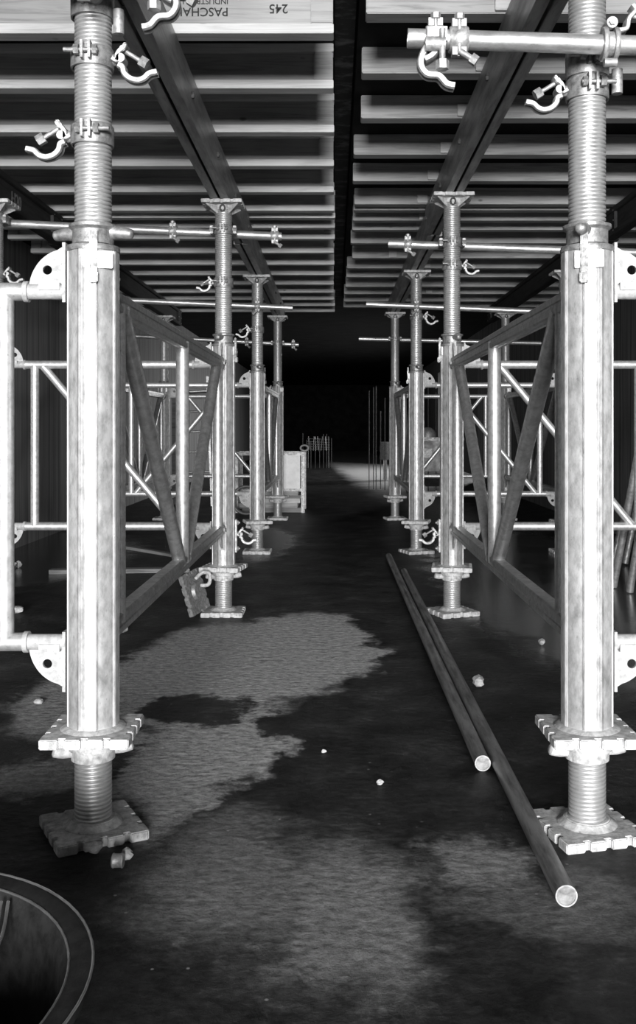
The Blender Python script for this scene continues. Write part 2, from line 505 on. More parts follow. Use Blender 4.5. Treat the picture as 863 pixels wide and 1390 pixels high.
for i, a in enumerate(jl):
    D = KL * a
    extra = ' stamped PASCHAL 245 upside down' if i == 0 else ''
    lab = 'pale joist%s, %s from front, left of the slot' % (extra, ordn[i])
    o = proto if i == 0 else dup(proto)
    o.location = (random.uniform(-0.006, 0.004) if i < 6 else random.uniform(-0.012, 0.006), D, ZL)
    o['label'] = lab
    left_j.append(o)
def lettering(txt, size, loc, rot, parent, mat, name='stamped_lettering', ext=0.0006):
    cu = bpy.data.curves.new(name, 'FONT'); cu.body = txt; cu.size = size; cu.extrude = ext; cu.offset = size * 0.008
    cu.resolution_u = 4
    t = bpy.data.objects.new(name + '_src', cu); C.objects.link(t)
    me = bpy.data.meshes.new_from_object(t)
    bpy.data.objects.remove(t)
    me.materials.clear(); me.materials.append(mat)
    o = bpy.data.objects.new(name, me); C.objects.link(o)
    o.parent = parent; o.location = loc; o.rotation_euler = rot
    return o
# upside-down stamp on the web of the first joist (the text is rotated by 180 degrees)
yw = JD / 2 - 0.018 - 0.0008
R180 = (PI / 2, PI, 0)
lettering('PASCHAL', 0.047, (-0.405, yw, 0.105), R180, left_j[0], M['ink'])
lettering('INDUSTRY 11377', 0.030, (-0.405, yw, 0.140), R180, left_j[0], M['ink'])
lettering('245', 0.050, (-0.175, yw, 0.118), R180, left_j[0], M['ink'])

web = MB().box((LJ / 2, 0.045, JR / 2), (LJ, 0.09, JR))
protoR = thing('timber_joist', (0, 0, 0), 'x', 'joist', 'timber joists of the right bay')
web.build('beam', M['plank'], protoR, bevel=0.004)
clt = MB().box((0.62, -0.009, 0.035), (0.07, 0.018, 0.06))
cleat0 = clt.build('cleat', M['flange'], protoR, bevel=0.002)
ends_px = [497, 491, 490, 480, 479, 481, 480, 479, 478, 476, 478, 471, 470, 469, 467, 467, 466]
cl_px = [676, 648, 622, 598, 580, 0, 0, 0, 563, 0, 525, 0, 0, 530, 0, 520, 0]
base_children = kids(protoR)
for i, a in enumerate(jr):
    D = KR * a
    o = protoR if i == 0 else dup(protoR)
    o.location = ((ends_px[i] - VX) * D / F, D, ZR)
    o['label'] = 'timber joist with a square cut end, %s from the front, right of the ceiling slot' % ordn[i]
    cpx = cl_px[i] or (560 + i)
    for c in child(o, 'cleat'):
        c.location = ((cpx + 8 - VX) * D / F - o.location[0] - 0.62, 0, 0)

# ------------------------------------------------------------------ main beams
def channel(x, s, y0, y1, z0, mat=None):
    """steel channel, web on the outside; s=+1 opens towards +x"""
    L = y1 - y0; h = 0.196; t = 0.007; w = 0.045
    pts = [(0, 0), (w, 0), (w, 0.010), (t, 0.014), (t, h - 0.014), (w, h - 0.010), (w, h), (0, h)]
    pts = [(x + s * a, b) for a, b in pts]
    if s < 0: pts = pts[::-1]
    fr = Matrix(((1, 0, 0, 0), (0, 0, 1, y0), (0, 1, 0, z0), (0, 0, 0, 1)))
    return MB().prism(pts, 0, L, fr)
def double_channel(xc, y0, y1, z0, label):
    t = thing('channel_beam', (xc, y0, z0), label, 'beam', 'double channel beams under the joists')
    for s in (-1, 1):
        channel(s * 0.052, -s, 0, y1 - y0, 0.002).build('channel', M['steel'], t, bevel=0.002)
    for yy in [y1 - y0 - 0.12 - 0.9 * k for k in range(int((y1 - y0) / 0.9))]:
        b = MB().tube((-0.066, yy, 0.1), (0.066, yy, 0.1), 0.009, 12)
        for sx in (-1, 1): b.tube((sx * 0.0535, yy, 0.1), (sx * 0.064, yy, 0.1), 0.015, 6)
        b.build('spacer_bolt', M['rust'], t)
    return t
double_channel(-0.660, -0.6, 6.95, ZL - 0.2, 'front dark double channel beam left of the ceiling slot')
double_channel(-0.672, 6.97, 12.1, ZL - 0.2, 'rear dark double channel beam left of the ceiling slot')
double_channel(0.690, -0.6, 6.85, ZR - 0.2, 'front dark double channel beam right of the ceiling slot')
double_channel(0.708, 6.87, 12.0, ZR - 0.2, 'rear dark double channel beam right of the ceiling slot')
def timber_girder(xc, y0, y1, z0, label, stamp=None):
    L = y1 - y0
    t = thing('timber_girder', (xc, y0, z0), label, 'beam', 'dark timber girders along the side posts')
    MB().box((0, L / 2, 0.0195), (0.08, L, 0.035)).build('bottom_flange', M['darkwood'], t, bevel=0.004)
    MB().box((0, L / 2, 0.1795), (0.08, L, 0.037)).build('top_flange', M['darkwood'], t, bevel=0.004)
    m = MB().box((0, L / 2, 0.1), (0.034, L - 0.02, 0.124))
    for e in (0.12, L - 0.12): m.box((0, e, 0.1), (0.076, 0.22, 0.1235))
    m.build('web', M['darkwood'], t, bevel=0.002)
    for e in (L - 0.21, L - 0.03):
        for zz in (0.03, 0.1, 0.17):
            s = 1 if xc < 0 else -1
            MB().tube((s * 0.036, e, zz), (s * 0.042, e, zz), 0.005, 10).build('rivet', M['wire'], t)
    return t
go = timber_girder(-1.985, 2.0, 6.97, ZL - 0.2, 'dark timber girder with stamped lettering on the front left side posts')
lettering('H20', 0.11, (0.0185, 5.92 - 2.0, 0.055), (PI / 2, 0, PI / 2), go, M['greypaint'])
timber_girder(-2.02, 6.99, 12.6, ZL - 0.2, 'dark timber girder on the rear left side posts')
timber_girder(1.99, 2.0, 7.02, ZR - 0.2, 'dark timber girder with riveted end on the front right side posts')
timber_girder(2.02, 7.04, 12.6, ZR - 0.2, 'dark timber girder on the rear right side posts')

# ------------------------------------------------------------------ shoring post
def castellated(a, n=4, depth=0.013, gap=0.016):
    """square outline with n lugs per side"""
    h = a / 2; side = []
    step = a / n
    xs = []
    x = -h
    for i in range(n):
        x0 = -h + i * step + (gap / 2 if i else 0.004)
        x1 = -h + (i + 1) * step - (gap / 2 if i < n - 1 else 0.004)
        xs.append((x0, x1))
    for i, (x0, x1) in enumerate(xs):
        side += [(x0, -h), (x1, -h)]
        if i < n - 1:
            side += [(x1 + 0.001, -h + depth), (xs[i + 1][0] - 0.001, -h + depth)]
    pts = []
    for k in range(4):
        c, s_ = math.cos(k * PI / 2), math.sin(k * PI / 2)
        pts += [(x * c - y * s_, x * s_ + y * c) for x, y in side]
    return pts
def plate_mb(a, z0, t, n=4, recess=True):
    m = MB().prism(castellated(a, n), z0, z0 + t)
    return m
def leg_profile():
    R = 0.0675; pts = []
    slot = math.radians(2.6)
    def P(r, ang): pts.append((r * math.cos(ang), r * math.sin(ang)))
    for k in range(8):
        a0 = math.radians(22.5 + 45 * k)
        a1 = math.radians(22.5 + 45 * (k + 1))
        P(R - 0.010, a0 - slot * 0.5); P(R - 0.010, a0 + slot * 0.5)
        P(R, a0 + slot * 0.7)
        n = 8; st = 3.6 if k % 2 else 0.9
        if k % 2:
            P(R + 0.001, a0 + slot * 1.2); P(R + 0.001, a0 + slot * 3.2); P(R - 0.0015, a0 + slot * 3.5)
        for i in range(n + 1):
            t = i / n; a = a0 + slot * st + (a1 - a0 - 2 * slot * st) * t
            P(R - 0.0018 + (0.0018 * math.sin(PI * t) if k % 2 else -0.0016 * math.sin(PI * t)), a)
        if k % 2:
            P(R - 0.0015, a1 - slot * 3.5); P(R + 0.001, a1 - slot * 3.2); P(R + 0.001, a1 - slot * 1.2)
        P(R, a1 - slot * 0.7)
    return pts
LEG0, LEG1 = 0.284, 1.572
def wing_nut(z0, r, h, reach, up=True):
    m = MB()
    m.lathe([(0.046, z0), (r, z0), (r, z0 + h * 0.6), (r + 0.01, z0 + h * 0.7), (r + 0.01, z0 + h), (0.046, z0 + h)], 32, closed=True)
    return m
def make_post(zhead, first_label):
    t = thing('shoring_post', (0, 0, 0), first_label, 'post', 'aluminium shoring posts')
    b = plate_mb(0.24, 0.0, 0.026)
    b.lathe([(0.0, 0.026), (0.082, 0.026), (0.068, 0.034), (0.06, 0.042), (0.0, 0.042)], 32)
    b.build('base_plate', M['plate'], t, bevel=0.003)
    MB().thread(0.036, LEG0 - 0.01, 0.0455, 0.0040, 0.0108).build('lower_spindle', M['thread'], t, angle=80)
    n = MB().lathe([(0.047, 0.2), (0.058, 0.2), (0.058, 0.225), (0.066, 0.228), (0.066, 0.246), (0.056, 0.252), (0.047, 0.252)], 32, closed=True)
    for s in (-1, 1):
        n.sweep(smooth_path([(s * 0.05, 0, 0.222), (s * 0.08, 0, 0.222), (s * 0.105, 0, 0.228)], 4), [0.016] * 8 + [0.01], 12)
    n.build('lower_nut', M['splash'], t, angle=50)
    plate_mb(0.232, LEG0 - 0.026, 0.026).lathe([(0.0, LEG0), (0.09, LEG0), (0.075, LEG0 + 0.008), (0.0, LEG0 + 0.008)], 32).build('end_plate', M['plate'], t, bevel=0.003)
    lg = MB().prism(leg_profile(), LEG0 + 0.006, LEG1)
    lg.build('leg', M['alu'], t, angle=28)
    MB().lathe([(0.05, LEG1 - 0.012), (0.0705, LEG1 - 0.012), (0.0715, LEG1 - 0.004), (0.069, LEG1 + 0.003), (0.052, LEG1 + 0.007), (0.05, LEG1 + 0.007)], 40, closed=True).build('leg_cap', M['cast'], t)
    n = MB().lathe([(0.047, LEG1 + 0.008), (0.055, LEG1 + 0.008), (0.055, LEG1 + 0.045), (0.064, LEG1 + 0.052), (0.064, LEG1 + 0.060), (0.05, LEG1 + 0.064), (0.047, LEG1 + 0.064)], 36, closed=True)
    for s in (-1, 1):
        z = LEG1 + 0.040
        pw = smooth_path([(s * 0.045, 0, z + 0.002), (s * 0.07, 0, z), (s * 0.095, 0, z - 0.003), (s * 0.112, 0, z - 0.005)], 5)
        n.sweep(pw, [0.021 - 0.0085 * q / 15 for q in range(14)] + [0.0105, 0.006], 14)
    n.build('upper_nut', M['cast'], t, angle=50)
    # locking latch on the front of the leg
    l = MB().box((0, -0.0725, LEG1 - 0.030), (0.020, 0.012, 0.14))
    l.box((0, -0.078, LEG1 - 0.088), (0.022, 0.016, 0.03))
    lo = l.build('latch', M['cast'], t, bevel=0.003)
    MB().box((0.012, -0.0665, LEG1 - 0.040), (0.075, 0.008, 0.045)).tube((-0.016, -0.07, LEG1 - 0.04), (-0.016, -0.0735, LEG1 - 0.04), 0.006, 12).tube((0.04, -0.07, LEG1 - 0.04), (0.04, -0.0735, LEG1 - 0.04), 0.006, 12).build('latch_plate', M['alu'], lo, bevel=0.0015)
    MB().thread(LEG1 + 0.02, zhead - 0.02, 0.0450, 0.0042, 0.0108).build('upper_spindle', M['thread'], t, angle=80)
    h = plate_mb(0.235, zhead - 0.02, 0.02, 4)
    h.lathe([(0.0, zhead - 0.045), (0.052, zhead - 0.045), (0.06, zhead - 0.02), (0.0, zhead - 0.02)], 28)
    for k in range(4):
        a = PI / 4 + k * PI / 2; c, s_ = math.cos(a), math.sin(a)
        fr = Matrix(((c, 0, -s_, 0), (s_, 0, c, 0), (0, 1, 0, 0), (0, 0, 0, 1)))
        h.prism([(0.045, zhead - 0.07), (0.13, zhead - 0.024), (0.13, zhead - 0.02), (0.045, zhead - 0.02)], -0.004, 0.004, fr)
    ho = h.build('head_plate', M['plate'], t, bevel=0.002)
    bl = MB()
    bl.sweep([(0.014 * math.cos(2 * PI * k / 16), -0.06, zhead - 0.042 + 0.018 * math.sin(2 * PI * k / 16)) for k in range(16)], 0.005, 8, closed=True)
    bl.tube((0, -0.06, zhead - 0.03), (0, -0.06, zhead + 0.012), 0.006, 10)
    bl.build('head_bolt', M['rust'], ho)
    return t
HL, HR = ZL - 0.2, ZR - 0.2
D1, D2, D3, D4 = 2.62, 5.68, 8.45, 11.5
pl = make_post(HL, 'x'); pr = make_post(HR, 'x')
posts = [  # x, D, side, label, base rotation, latch angle
    (pl, -0.650, D1, 'nearest tall aluminium post left of the aisle, wing nut and latch in full view', 28, 0.25),
    (pl, -0.648, D2, 'second aluminium post from the front left of the aisle', 0, 1.4),
    (pl, -0.670, D3, 'third aluminium post from the front left of the aisle', 0, 2.2),
    (pl, -0.672, D4, 'farthest aluminium post left of the aisle, beside the white panel', 0, 0.3),
    (pr, 0.680, D1, 'nearest tall aluminium post right of the aisle, beside the long loose tubes', 14, -0.35),
    (pr, 0.685, D2, 'second aluminium post from the front right of the aisle, a tube coming down behind', 22, -1.5),
    (pr, 0.710, D3, 'third aluminium post from the front right of the aisle', 20, -1.6),
    (pr, 0.714, D4, 'farthest aluminium post right of the aisle', 10, 0.2),
    (pl, -2.005, D1, 'aluminium side post by the left wall, nearest the front', 0, 0),
    (pl, -1.985, D2, 'aluminium side post at the left edge with threads just showing', 0, 0),
    (pl, -2.00, D3, 'aluminium side post by the left wall, third from the front', 0, 0),
    (pl, -2.015, D4, 'farthest aluminium side post by the left wall, seen through the frames', 0, 0),
    (pr, 2.0, D1, 'aluminium side post by the right wall, nearest the front', 0, 0),
    (pr, 2.0, D2, 'aluminium side post by the right wall, second from the front', 0, 0),
    (pr, 2.0, D3, 'aluminium side post by the right wall, third from the front', 0, 0),
    (pr, 2.02, D4, 'farthest aluminium side post by the right wall, seen through the frames', 0, 0),
]
used = set()
for p, x, D, lab, rb, la in posts:
    if p.name in used: o = dup(p)
    else: o = p; used.add(p.name); 
    o.location = (x, D, 0); o['label'] = lab
    for c in child(o, 'base_plate'): c.rotation_euler = (0, 0, math.radians(rb))
    for c in child(o, 'latch'): c.rotation_euler = (0, 0, la)
    for c in child(o, 'lower_nut'): c.rotation_euler = (0, 0, random.uniform(-0.5, 0.5))
    for c in child(o, 'upper_nut'): c.rotation_euler = (0, 0, -0.12 if D == D1 and x < 0 else random.choice((1.35, 1.7, 1.85)) if D != D1 else 1.15)
    for c in child(o, 'end_plate'): c.rotation_euler = (0, 0, 0.02 if D == D1 else random.uniform(-0.25, 0.25))

# ------------------------------------------------------------------ frames
ZT, ZB = 1.455, 0.512
def gusset(x_leg, s, z, up):
    """quarter disc bracket with a hole, plane = frame plane; s: +1 leg is on the left"""
    pts = [(0, 0), (0.1, 0)] + [(0.1 * math.cos(a) , 0.115 * math.sin(a)) for a in [PI / 2 * k / 14 for k in range(1, 14)]] + [(0.012, 0.125), (0, 0.125)]
    pts = [(x * s, y * up) for x, y in pts]
    if s * up < 0: pts = pts[::-1]
    m = MB()
    fr = Matrix(((1, 0, 0, x_leg), (0, 0, 1, 0), (0, 1, 0, z), (0, 0, 0, 1)))
    m.holed(pts, (0.05 * s, 0.058 * up), 0.0125, -0.005, 0.005, fr)
    # sleeve that joins the chord and a back flange along the leg
    m.box((x_leg + s * 0.003, 0, z + up * 0.05), (0.008, 0.036, 0.16))
    m.tube((x_leg, 0, z), (x_leg + s * 0.105, 0, z), 0.021, 20)
    m.tube((x_leg + s * 0.10, 0, z), (x_leg + s * 0.112, 0, z), 0.0285, 24)
    m.box((x_leg + s * 0.04, -0.020, z + up * 0.012), (0.055, 0.012, 0.02))
    return m
def make_frame(L, off, diag, mid, label, name='bracing_frame', group='bracing frames between the posts', shade_mat=None):
    """x runs from leg axis to leg axis; diag = +1: top at start, bottom at end; -1 reverse"""
    t = thing(name, (0, 0, 0), label, 'frame', group)
    lm = 0.0705
    r = 0.0245
    cm = shade_mat or M['tube']
    for nm, z in (('top_chord', ZT), ('bottom_chord', ZB)):
        if mid:
            m = MB()
            pr_ = [(-0.02, -0.030), (-0.008, -0.030), (-0.005, -0.027), (0.005, -0.027), (0.008, -0.030), (0.02, -0.030), (0.025, -0.025),
                   (0.025, -0.008), (0.021, -0.005), (0.021, 0.005), (0.025, 0.008), (0.025, 0.025), (0.02, 0.030), (-0.02, 0.030), (-0.025, 0.025),
                   (-0.025, 0.008), (-0.021, 0.005), (-0.021, -0.005), (-0.025, -0.008), (-0.025, -0.025)]
            fr = Matrix(((0, 0, 1, lm + 0.105), (1, 0, 0, 0), (0, 1, 0, z), (0, 0, 0, 1)))
            m.prism(pr_, 0, L - 2 * lm - 0.21, fr)
            m.build(nm, cm, t, angle=30)
        else:
            MB().tube((lm + 0.105, 0, z), (L - lm - 0.105, 0, z), r, 28).build(nm, cm, t)
    for x in (off, L - off):
        MB().tube((x, 0, ZB), (x, 0, ZT), 0.0245 if not mid else 0.028, 28).build('upright', M['tube'], t)
    if mid:
        MB().tube((L / 2, 0, ZB), (L / 2, 0, ZT), 0.028, 32).build('middle_upright', M['tube'], t)
        for x0, xm in ((off + 0.06, L / 2 - 0.07), (L - off - 0.06, L / 2 + 0.07)):
            MB().tube((x0, 0, ZT - 0.01), (xm, 0, ZB + 0.01), 0.028, 28).build('diagonal', cm, t)
    elif diag:
        xs, xe = (off + 0.05, L - off - 0.04) if diag > 0 else (L - off - 0.05, off + 0.04)
        MB().tube((xs, 0, ZT - 0.01), (xe, 0, ZB + 0.01), 0.0225, 28).build('diagonal', M['tube'], t)
    for x, s in ((lm, 1), (L - lm, -1)):
        gusset(x, s, ZT, 1).build('gusset', M['gusset'], t)
        gusset(x, s, ZB, -1).build('gusset', M['gusset'], t)
    return t
fa = make_frame(1.337, 0.235, 1, False, 'x')      # diagonal: top at the start
fb = make_frame(1.337, 0.235, -1, False, 'x')
lat = [  # proto, x start, D, label
    (fa, -2.005, D1, 'pale tubular frame cut by the left edge, bolted to the nearest left post'),
    (fa, -1.985, D2, 'pale tubular frame left of the second post, diagonal running down to the right'),
    (fb, -2.00, D3, 'pale tubular frame left of the third post, diagonal rising to the right'),
    (fa, -2.015, D4, 'farthest pale tubular frame across the left side'),
    (fa, 0.680, D1, 'pale tubular frame cut by the right edge, only its brackets beside the nearest right post'),
    (fa, 0.685, D2, 'pale tubular frame across the right side at the second post'),
    (fa, 0.710, D3, 'pale tubular frame across the right side at the third post'),
    (fb, 0.714, D4, 'farthest pale tubular frame across the right side'),
]
used = set()
for p, x, D, lab in lat:
    o = dup(p) if p.name in used else p
    used.add(p.name)
    wid = (1.355 if D == D1 else 1.337) if x < 0 else (1.32 if D in (D1, D2) else 1.3)
    o.location = (x, D, 0); o['label'] = lab
    o.scale = (wid / 1.337, 1, 1)
fd = make_frame(D2 - D1, 0.27, 0, True, 'x', 'bracing_frame', 'bracing frames running away from the camera', M['shadetube'])
dep = [
    (-0.649, D1, 'dark chorded bracing frame left of the aisle between first and second post'),
    (-0.671, D3, 'dark chorded bracing frame left of the aisle between third and fourth post'),
    (0.6825, D1, 'dark chorded bracing frame right of the aisle between first and second post'),
    (0.712, D3, 'dark chorded bracing frame right of the aisle between third and fourth post'),
    (-2.00, D3, 'bracing frame along the left side posts at the rear'),
    (2.01, D3, 'bracing frame along the right side posts at the rear'),
]
for i, (x, D, lab) in enumerate(dep):
    o = fd if i == 0 else dup(fd)
    o.location = (x, D, 0); o.rotation_euler = (0, 0, PI / 2); o['label'] = lab
    if D == D3: o.scale = ((D4 - D3) / (D2 - D1), 1, 1)

# ------------------------------------------------------------------ scaffold tubes across the posts
def tube_thing(name, p0, p1, r, mat, label, group=None, wall=0.004):
    p0, p1 = Vector(p0), Vector(p1)
    t = MB().tube((0, 0, 0), tuple(p1 - p0), r, 32, rin=r - wall)
    o = t.build(name, mat); o.location = p0
    tag(o, label, 'tube', group)
    return o
R_ = 0.02415
cross = []
cross.append(('L1', at(262, -24, 2.46), at(-420, -46, 2.46), 'galvanised tube across the nearest left post at the top edge'))
cross.append(('R1', at(553, 52, 2.48), at(1250, 74, 2.48), 'galvanised tube across the nearest right post near the top'))
cross.append(('L2', at(382, 321, 5.775), at(-190, 294, 5.775), 'galvanised tube behind the second left post with two clamps'))
cross.append(('R2', at(527, 331, 5.775), at(1060, 350, 5.775), 'galvanised tube behind the second right post'))
cross.append(('L3', at(397, 418, 8.355), at(70, 403, 8.355), 'galvanised tube in front of the third left post'))
cross.append(('R3', at(497, 413, 8.355), at(757, 424, 8.355), 'galvanised tube in front of the third right post'))
cross.append(('L4', at(405, 468, 11.59), at(140, 454, 11.59), 'galvanised tube behind the farthest left post'))
cross.append(('R4', at(487, 460, 11.59), at(734, 466, 11.59), 'galvanised tube behind the farthest right post'))
CT = {}
for k, a, b, lab in cross:
    CT[k] = (a, b)
    tube_thing('scaffold_tube', a, b, R_, M['galv'], lab, 'galvanised tubes fixed across the posts')
def on_tube(k, px):
    a, b = CT[k]; D = a.y
    x = (px - VX) * D / F
    t = (x - a.x) / (b.x - a.x)
    return a + (b - a) * t

# ------------------------------------------------------------------ clamps
def hexnut(m, c, axis, r, h):
    a = Vector(axis).normalized(); c = Vector(c)
    m.tube(c - a * h / 2, c + a * h / 2, r, 6)
    return m
def open_clamp(parent, s, k=1.0, x0=0.0, y0=0.0, z0=0.0):
    """open half-coupler that swings out to side s: hinge saddle, flap and bolt"""
    U = 0.00052 * k
    def P(px, pz, y=0): return (x0 + s * (px - 545) * U, y0 + y, z0 - (pz - 300) * U)
    sd = MB()
    sd.sweep([P(x, z) for x, z in [(p.x, p.y) for p in smooth_path([(545, 300), (570, 312), (572, 285), (585, 262), (603, 250), (612, 232), (603, 222)], 5)]],
             [1.0] * 26 + [0.9] * 2 + [0.7] * 3, flat=(0.044 * k, 0.014 * k))
    sd.tube(P(590, 300, -0.022 * k), P(590, 300, 0.022 * k), 0.012 * k, 14)
    sd.tube(P(545, 300), P(566, 300), 0.016 * k, 16)
    sd.build('saddle', M['castlight'], parent, angle=50)
    fl = MB()
    pth = smooth_path([(575, 330), (598, 342), (606, 372), (635, 400), (675, 410), (708, 400), (735, 376), (775, 366)], 5)
    fl.sweep([P(p.x, p.y, -0.010 * k) for p in pth], [1.0] * len(pth), flat=(0.014 * k, 0.017 * k))
    fl.sweep([P(p.x, p.y, 0.010 * k) for p in pth], [1.0] * len(pth), flat=(0.014 * k, 0.017 * k))
    fl.sweep([P(p.x, p.y - 6, 0) for p in pth[:-8]], [1.0] * (len(pth) - 8), flat=(0.02 * k, 0.006 * k))
    fl.build('flap', M['castlight'], parent, angle=50)
    bo = MB()
    bo.tube(P(600, 250), P(712, 318), 0.0062 * k, 12)
    d = Vector(P(712, 318)) - Vector(P(600, 250))
    hexnut(bo, P(704, 313), d, 0.0155 * k, 0.022 * k)
    bo.tube(P(600, 250, -0.02 * k), P(600, 250, 0.02 * k), 0.008 * k, 12)
    bo.build('swing_bolt', M['castlight'], parent, angle=50)
def band(parent, flip=1, r=0.0515, h=0.052):
    m = MB().lathe([(r, -h / 2), (r + 0.005, -h / 2), (r + 0.006, -h / 2 + 0.006), (r + 0.006, h / 2 - 0.006), (r + 0.005, h / 2), (r, h / 2)], 40, closed=True)
    for dx in (-0.011, 0.009):
        m.box((dx, -r - 0.012, 0.004), (0.007, 0.026, 0.046))
    m.build('band', M['cast'], parent, angle=40)
    b = MB().tube((-flip * 0.06, -r - 0.014, 0.004), (flip * 0.03, -r - 0.014, 0.004), 0.0062, 12)
    hexnut(b, (flip * 0.022, -r - 0.014, 0.004), (1, 0, 0), 0.013, 0.012)
    hexnut(b, (-flip * 0.026, -r - 0.014, 0.004), (1, 0, 0), 0.014, 0.014)
    b.build('band_bolt', M['cast'], parent, angle=40)
def band_clamp(x, D, z, s, label, k=1.0, flip=1, rz=0.0, tilt=0.0, opened=True):
    t = thing('band_clamp', (x, D, z), label, 'clamp', 'clamps on bands around the posts', rz)
    band(t, flip)
    if opened: open_clamp(t, s, k, x0=s * 0.056)
    else:
        m = MB()
        pass
    return t
band_clamp(-0.652, D1, EYE + (VY - 82) * D1 / F, 1, 'open clamp on the nearest left post, upper of two, jaw pointing right', 1.0, 1)
band_clamp(-0.652, D1, EYE + (VY - 186) * D1 / F, -1, 'open clamp on the nearest left post, lower of two, jaw pointing left', 1.0, -1)
band_clamp(0.680, D1, EYE + (VY - 124) * D1 / F, -1, 'open clamp on the nearest right post, jaw pointing left', 0.92, -1)
band_clamp(-0.648, D2, EYE + (VY - 384) * D2 / F, -1, 'open clamp on the second left post, jaw pointing left', 0.85)
band_clamp(0.685, D2, EYE + (VY - 361) * D2 / F, 1, 'open clamp on the second right post, jaw pointing right', 0.85)
band_clamp(-0.670, D3, EYE + (VY - 448) * D3 / F, -1, 'small open clamp on the third left post, jaw pointing left', 1.1)
band_clamp(0.710, D3, EYE + (VY - 430) * D3 / F, 1, 'small open clamp on the third right post, jaw pointing right', 1.1)
band_clamp(-1.985, D2, EYE + (VY - 372) * D2 / F, 1, 'open clamp at the left edge on the side post, jaw pointing right', 0.95)

# bands that fix the cross tubes behind / before the posts
def tube_band(x, D, z, label, yside):
    t = thing('tube_bracket', (x, D, z), label, 'clamp', 'couplers fixing the cross tubes to the posts')
    band(t, 1)
    for q in (-1, 1):
        m = MB()
        m.box((q * 0.067, 0.0, 0.0), (0.018, 0.07, 0.046))
        m.tube((q * 0.067 - 0.012, -0.036, 0), (q * 0.067 + 0.012, -0.036, 0), 0.012, 6)
        m.build('lug', M['castlight'], t, bevel=0.002)
    return t
zc = lambda k, x: on_tube(k, VX + x * F / CT[k][0].y).z
tube_band(-0.648, D2, zc('L2', -0.648), 'coupler holding the cross tube on the second left post', 1)
tube_band(0.685, D2, zc('R2', 0.685), 'coupler holding the cross tube on the second right post', 1)
tube_band(-0.672, D4, zc('L4', -0.672), 'coupler holding the cross tube on the farthest left post', 1)
tube_band(0.714, D4, zc('R4', 0.714), 'coupler holding the cross tube on the farthest right post', 1)
tube_band(-1.985, D2, zc('L2', -1.985), 'coupler at the left edge holding the cross tube on the side post', 1)

def ring_coupler(k, px, label, dangle=0, big=False, angle=0.0):
    """closed coupler round a cross tube (tube axis = x)"""
    p = on_tube(k, px)
    t = thing('tube_clamp', p, label, 'clamp', 'clamps closed round the cross tubes')
    fr = Matrix(((0, 0, 1, 0), (1, 0, 0, 0), (0, 1, 0, 0), (0, 0, 0, 1)))
    w = 0.024
    m = MB().lathe([(0.0245, -w), (0.031, -w), (0.034, -w * 0.7), (0.0315, -w * 0.4), (0.0315, w * 0.4), (0.034, w * 0.7), (0.031, w), (0.0245, w)], 28, fr, closed=True)
    m.box((0, -0.008, 0.036), (0.036, 0.03, 0.02)).box((0, -0.008, -0.036), (0.036, 0.03, 0.02))
    m.build('collar', M['castlight'], t, angle=40)
    b = MB().tube((0, -0.02, 0.055), (0, -0.02, -0.05), 0.006, 12)
    hexnut(b, (0, -0.02, 0.05), (0, 0, 1), 0.013, 0.014)
    b.build('bolt', M['castlight'], t, angle=40)
    if dangle:
        d = MB()
        if big:
            pth = smooth_path([(-0.015, -0.03, -0.025), (-0.032, -0.035, -0.05), (-0.04, -0.035, -0.08), (-0.025, -0.035, -0.105), (0.005, -0.035, -0.11), (0.025, -0.035, -0.13), (0.045, -0.035, -0.135)], 5)
            pth = [Vector((v.x * dangle, v.y, v.z)) for v in pth]
            for yy in (-0.011, 0.011):
                d.sweep([v + Vector((0, yy, 0)) for v in pth], [1] * len(pth), flat=(0.015, 0.018))
            d.sweep([v + Vector((0, 0, 0.004)) for v in pth[:-5]], [1] * (len(pth) - 5), flat=(0.02, 0.007))
            d.tube((-0.03 * dangle, -0.058, -0.035), (0.02 * dangle, -0.058, -0.035), 0.018, 16)
            d.box((0, -0.045, -0.01), (0.05, 0.035, 0.035))
            sp = smooth_path([(0.02, -0.035, -0.02), (0.0, -0.035, -0.045), (-0.012, -0.035, -0.06), (-0.03, -0.035, -0.07)], 5)
            d.sweep([Vector((v.x * dangle, v.y, v.z)) for v in sp], [1] * len(sp), flat=(0.042, 0.016))
            d.build('hanging_jaw', M['castlight'], t, angle=45, bevel=0)
            e = MB().tube((0.012 * dangle, -0.065, 0.0), (0.012 * dangle, -0.065, -0.085), 0.0075, 12)
            hexnut(e, (0.012 * dangle, -0.065, -0.09), (0, 0, 1), 0.0165, 0.022)
            e.build('hanging_bolt', M['castlight'], t, angle=40)
        else:
            d.tube((0, -0.03, -0.04), (0.03 * dangle, -0.035, -0.062), 0.008, 12)
            hexnut(d, (0.034 * dangle, -0.035, -0.064), (dangle, 0, -0.7), 0.014, 0.018)
            d.build('hanging_bolt', M['castlight'], t, angle=40)
    return t
ring_coupler('R1', 590, 'swivel clamp near the left end of the top right tube, jaw hanging down', 1, True)
ring_coupler('R1', 622, 'closed clamp beside the hanging clamp on the top right tube', 1, False)
ring_coupler('L1', 222, 'swivel clamp hanging from the top left tube, jaw dangling over the beam', -1, True)
ring_coupler('L1', 245, 'clamp near the end of the top left tube', 1, False)
ring_coupler('L2', 235, 'clamp on the tube to the left of the second left post', 1)
ring_coupler('L2', 373, 'clamp at the right end of the tube behind the second left post', 1)
ring_coupler('R2', 553, 'clamp near the left end of the tube behind the second right post', 1)
ring_coupler('L3', 349.5, 'clamp where the tube crosses the third left post', -1)
ring_coupler('R3', 565, 'clamp where the tube crosses the third right post', -1)
ring_coupler('L4', 398, 'clamp at the right end of the farthest left tube', 1)
ring_coupler('L4', 335, 'clamp hanging on the farthest left tube beside the third post', 1)
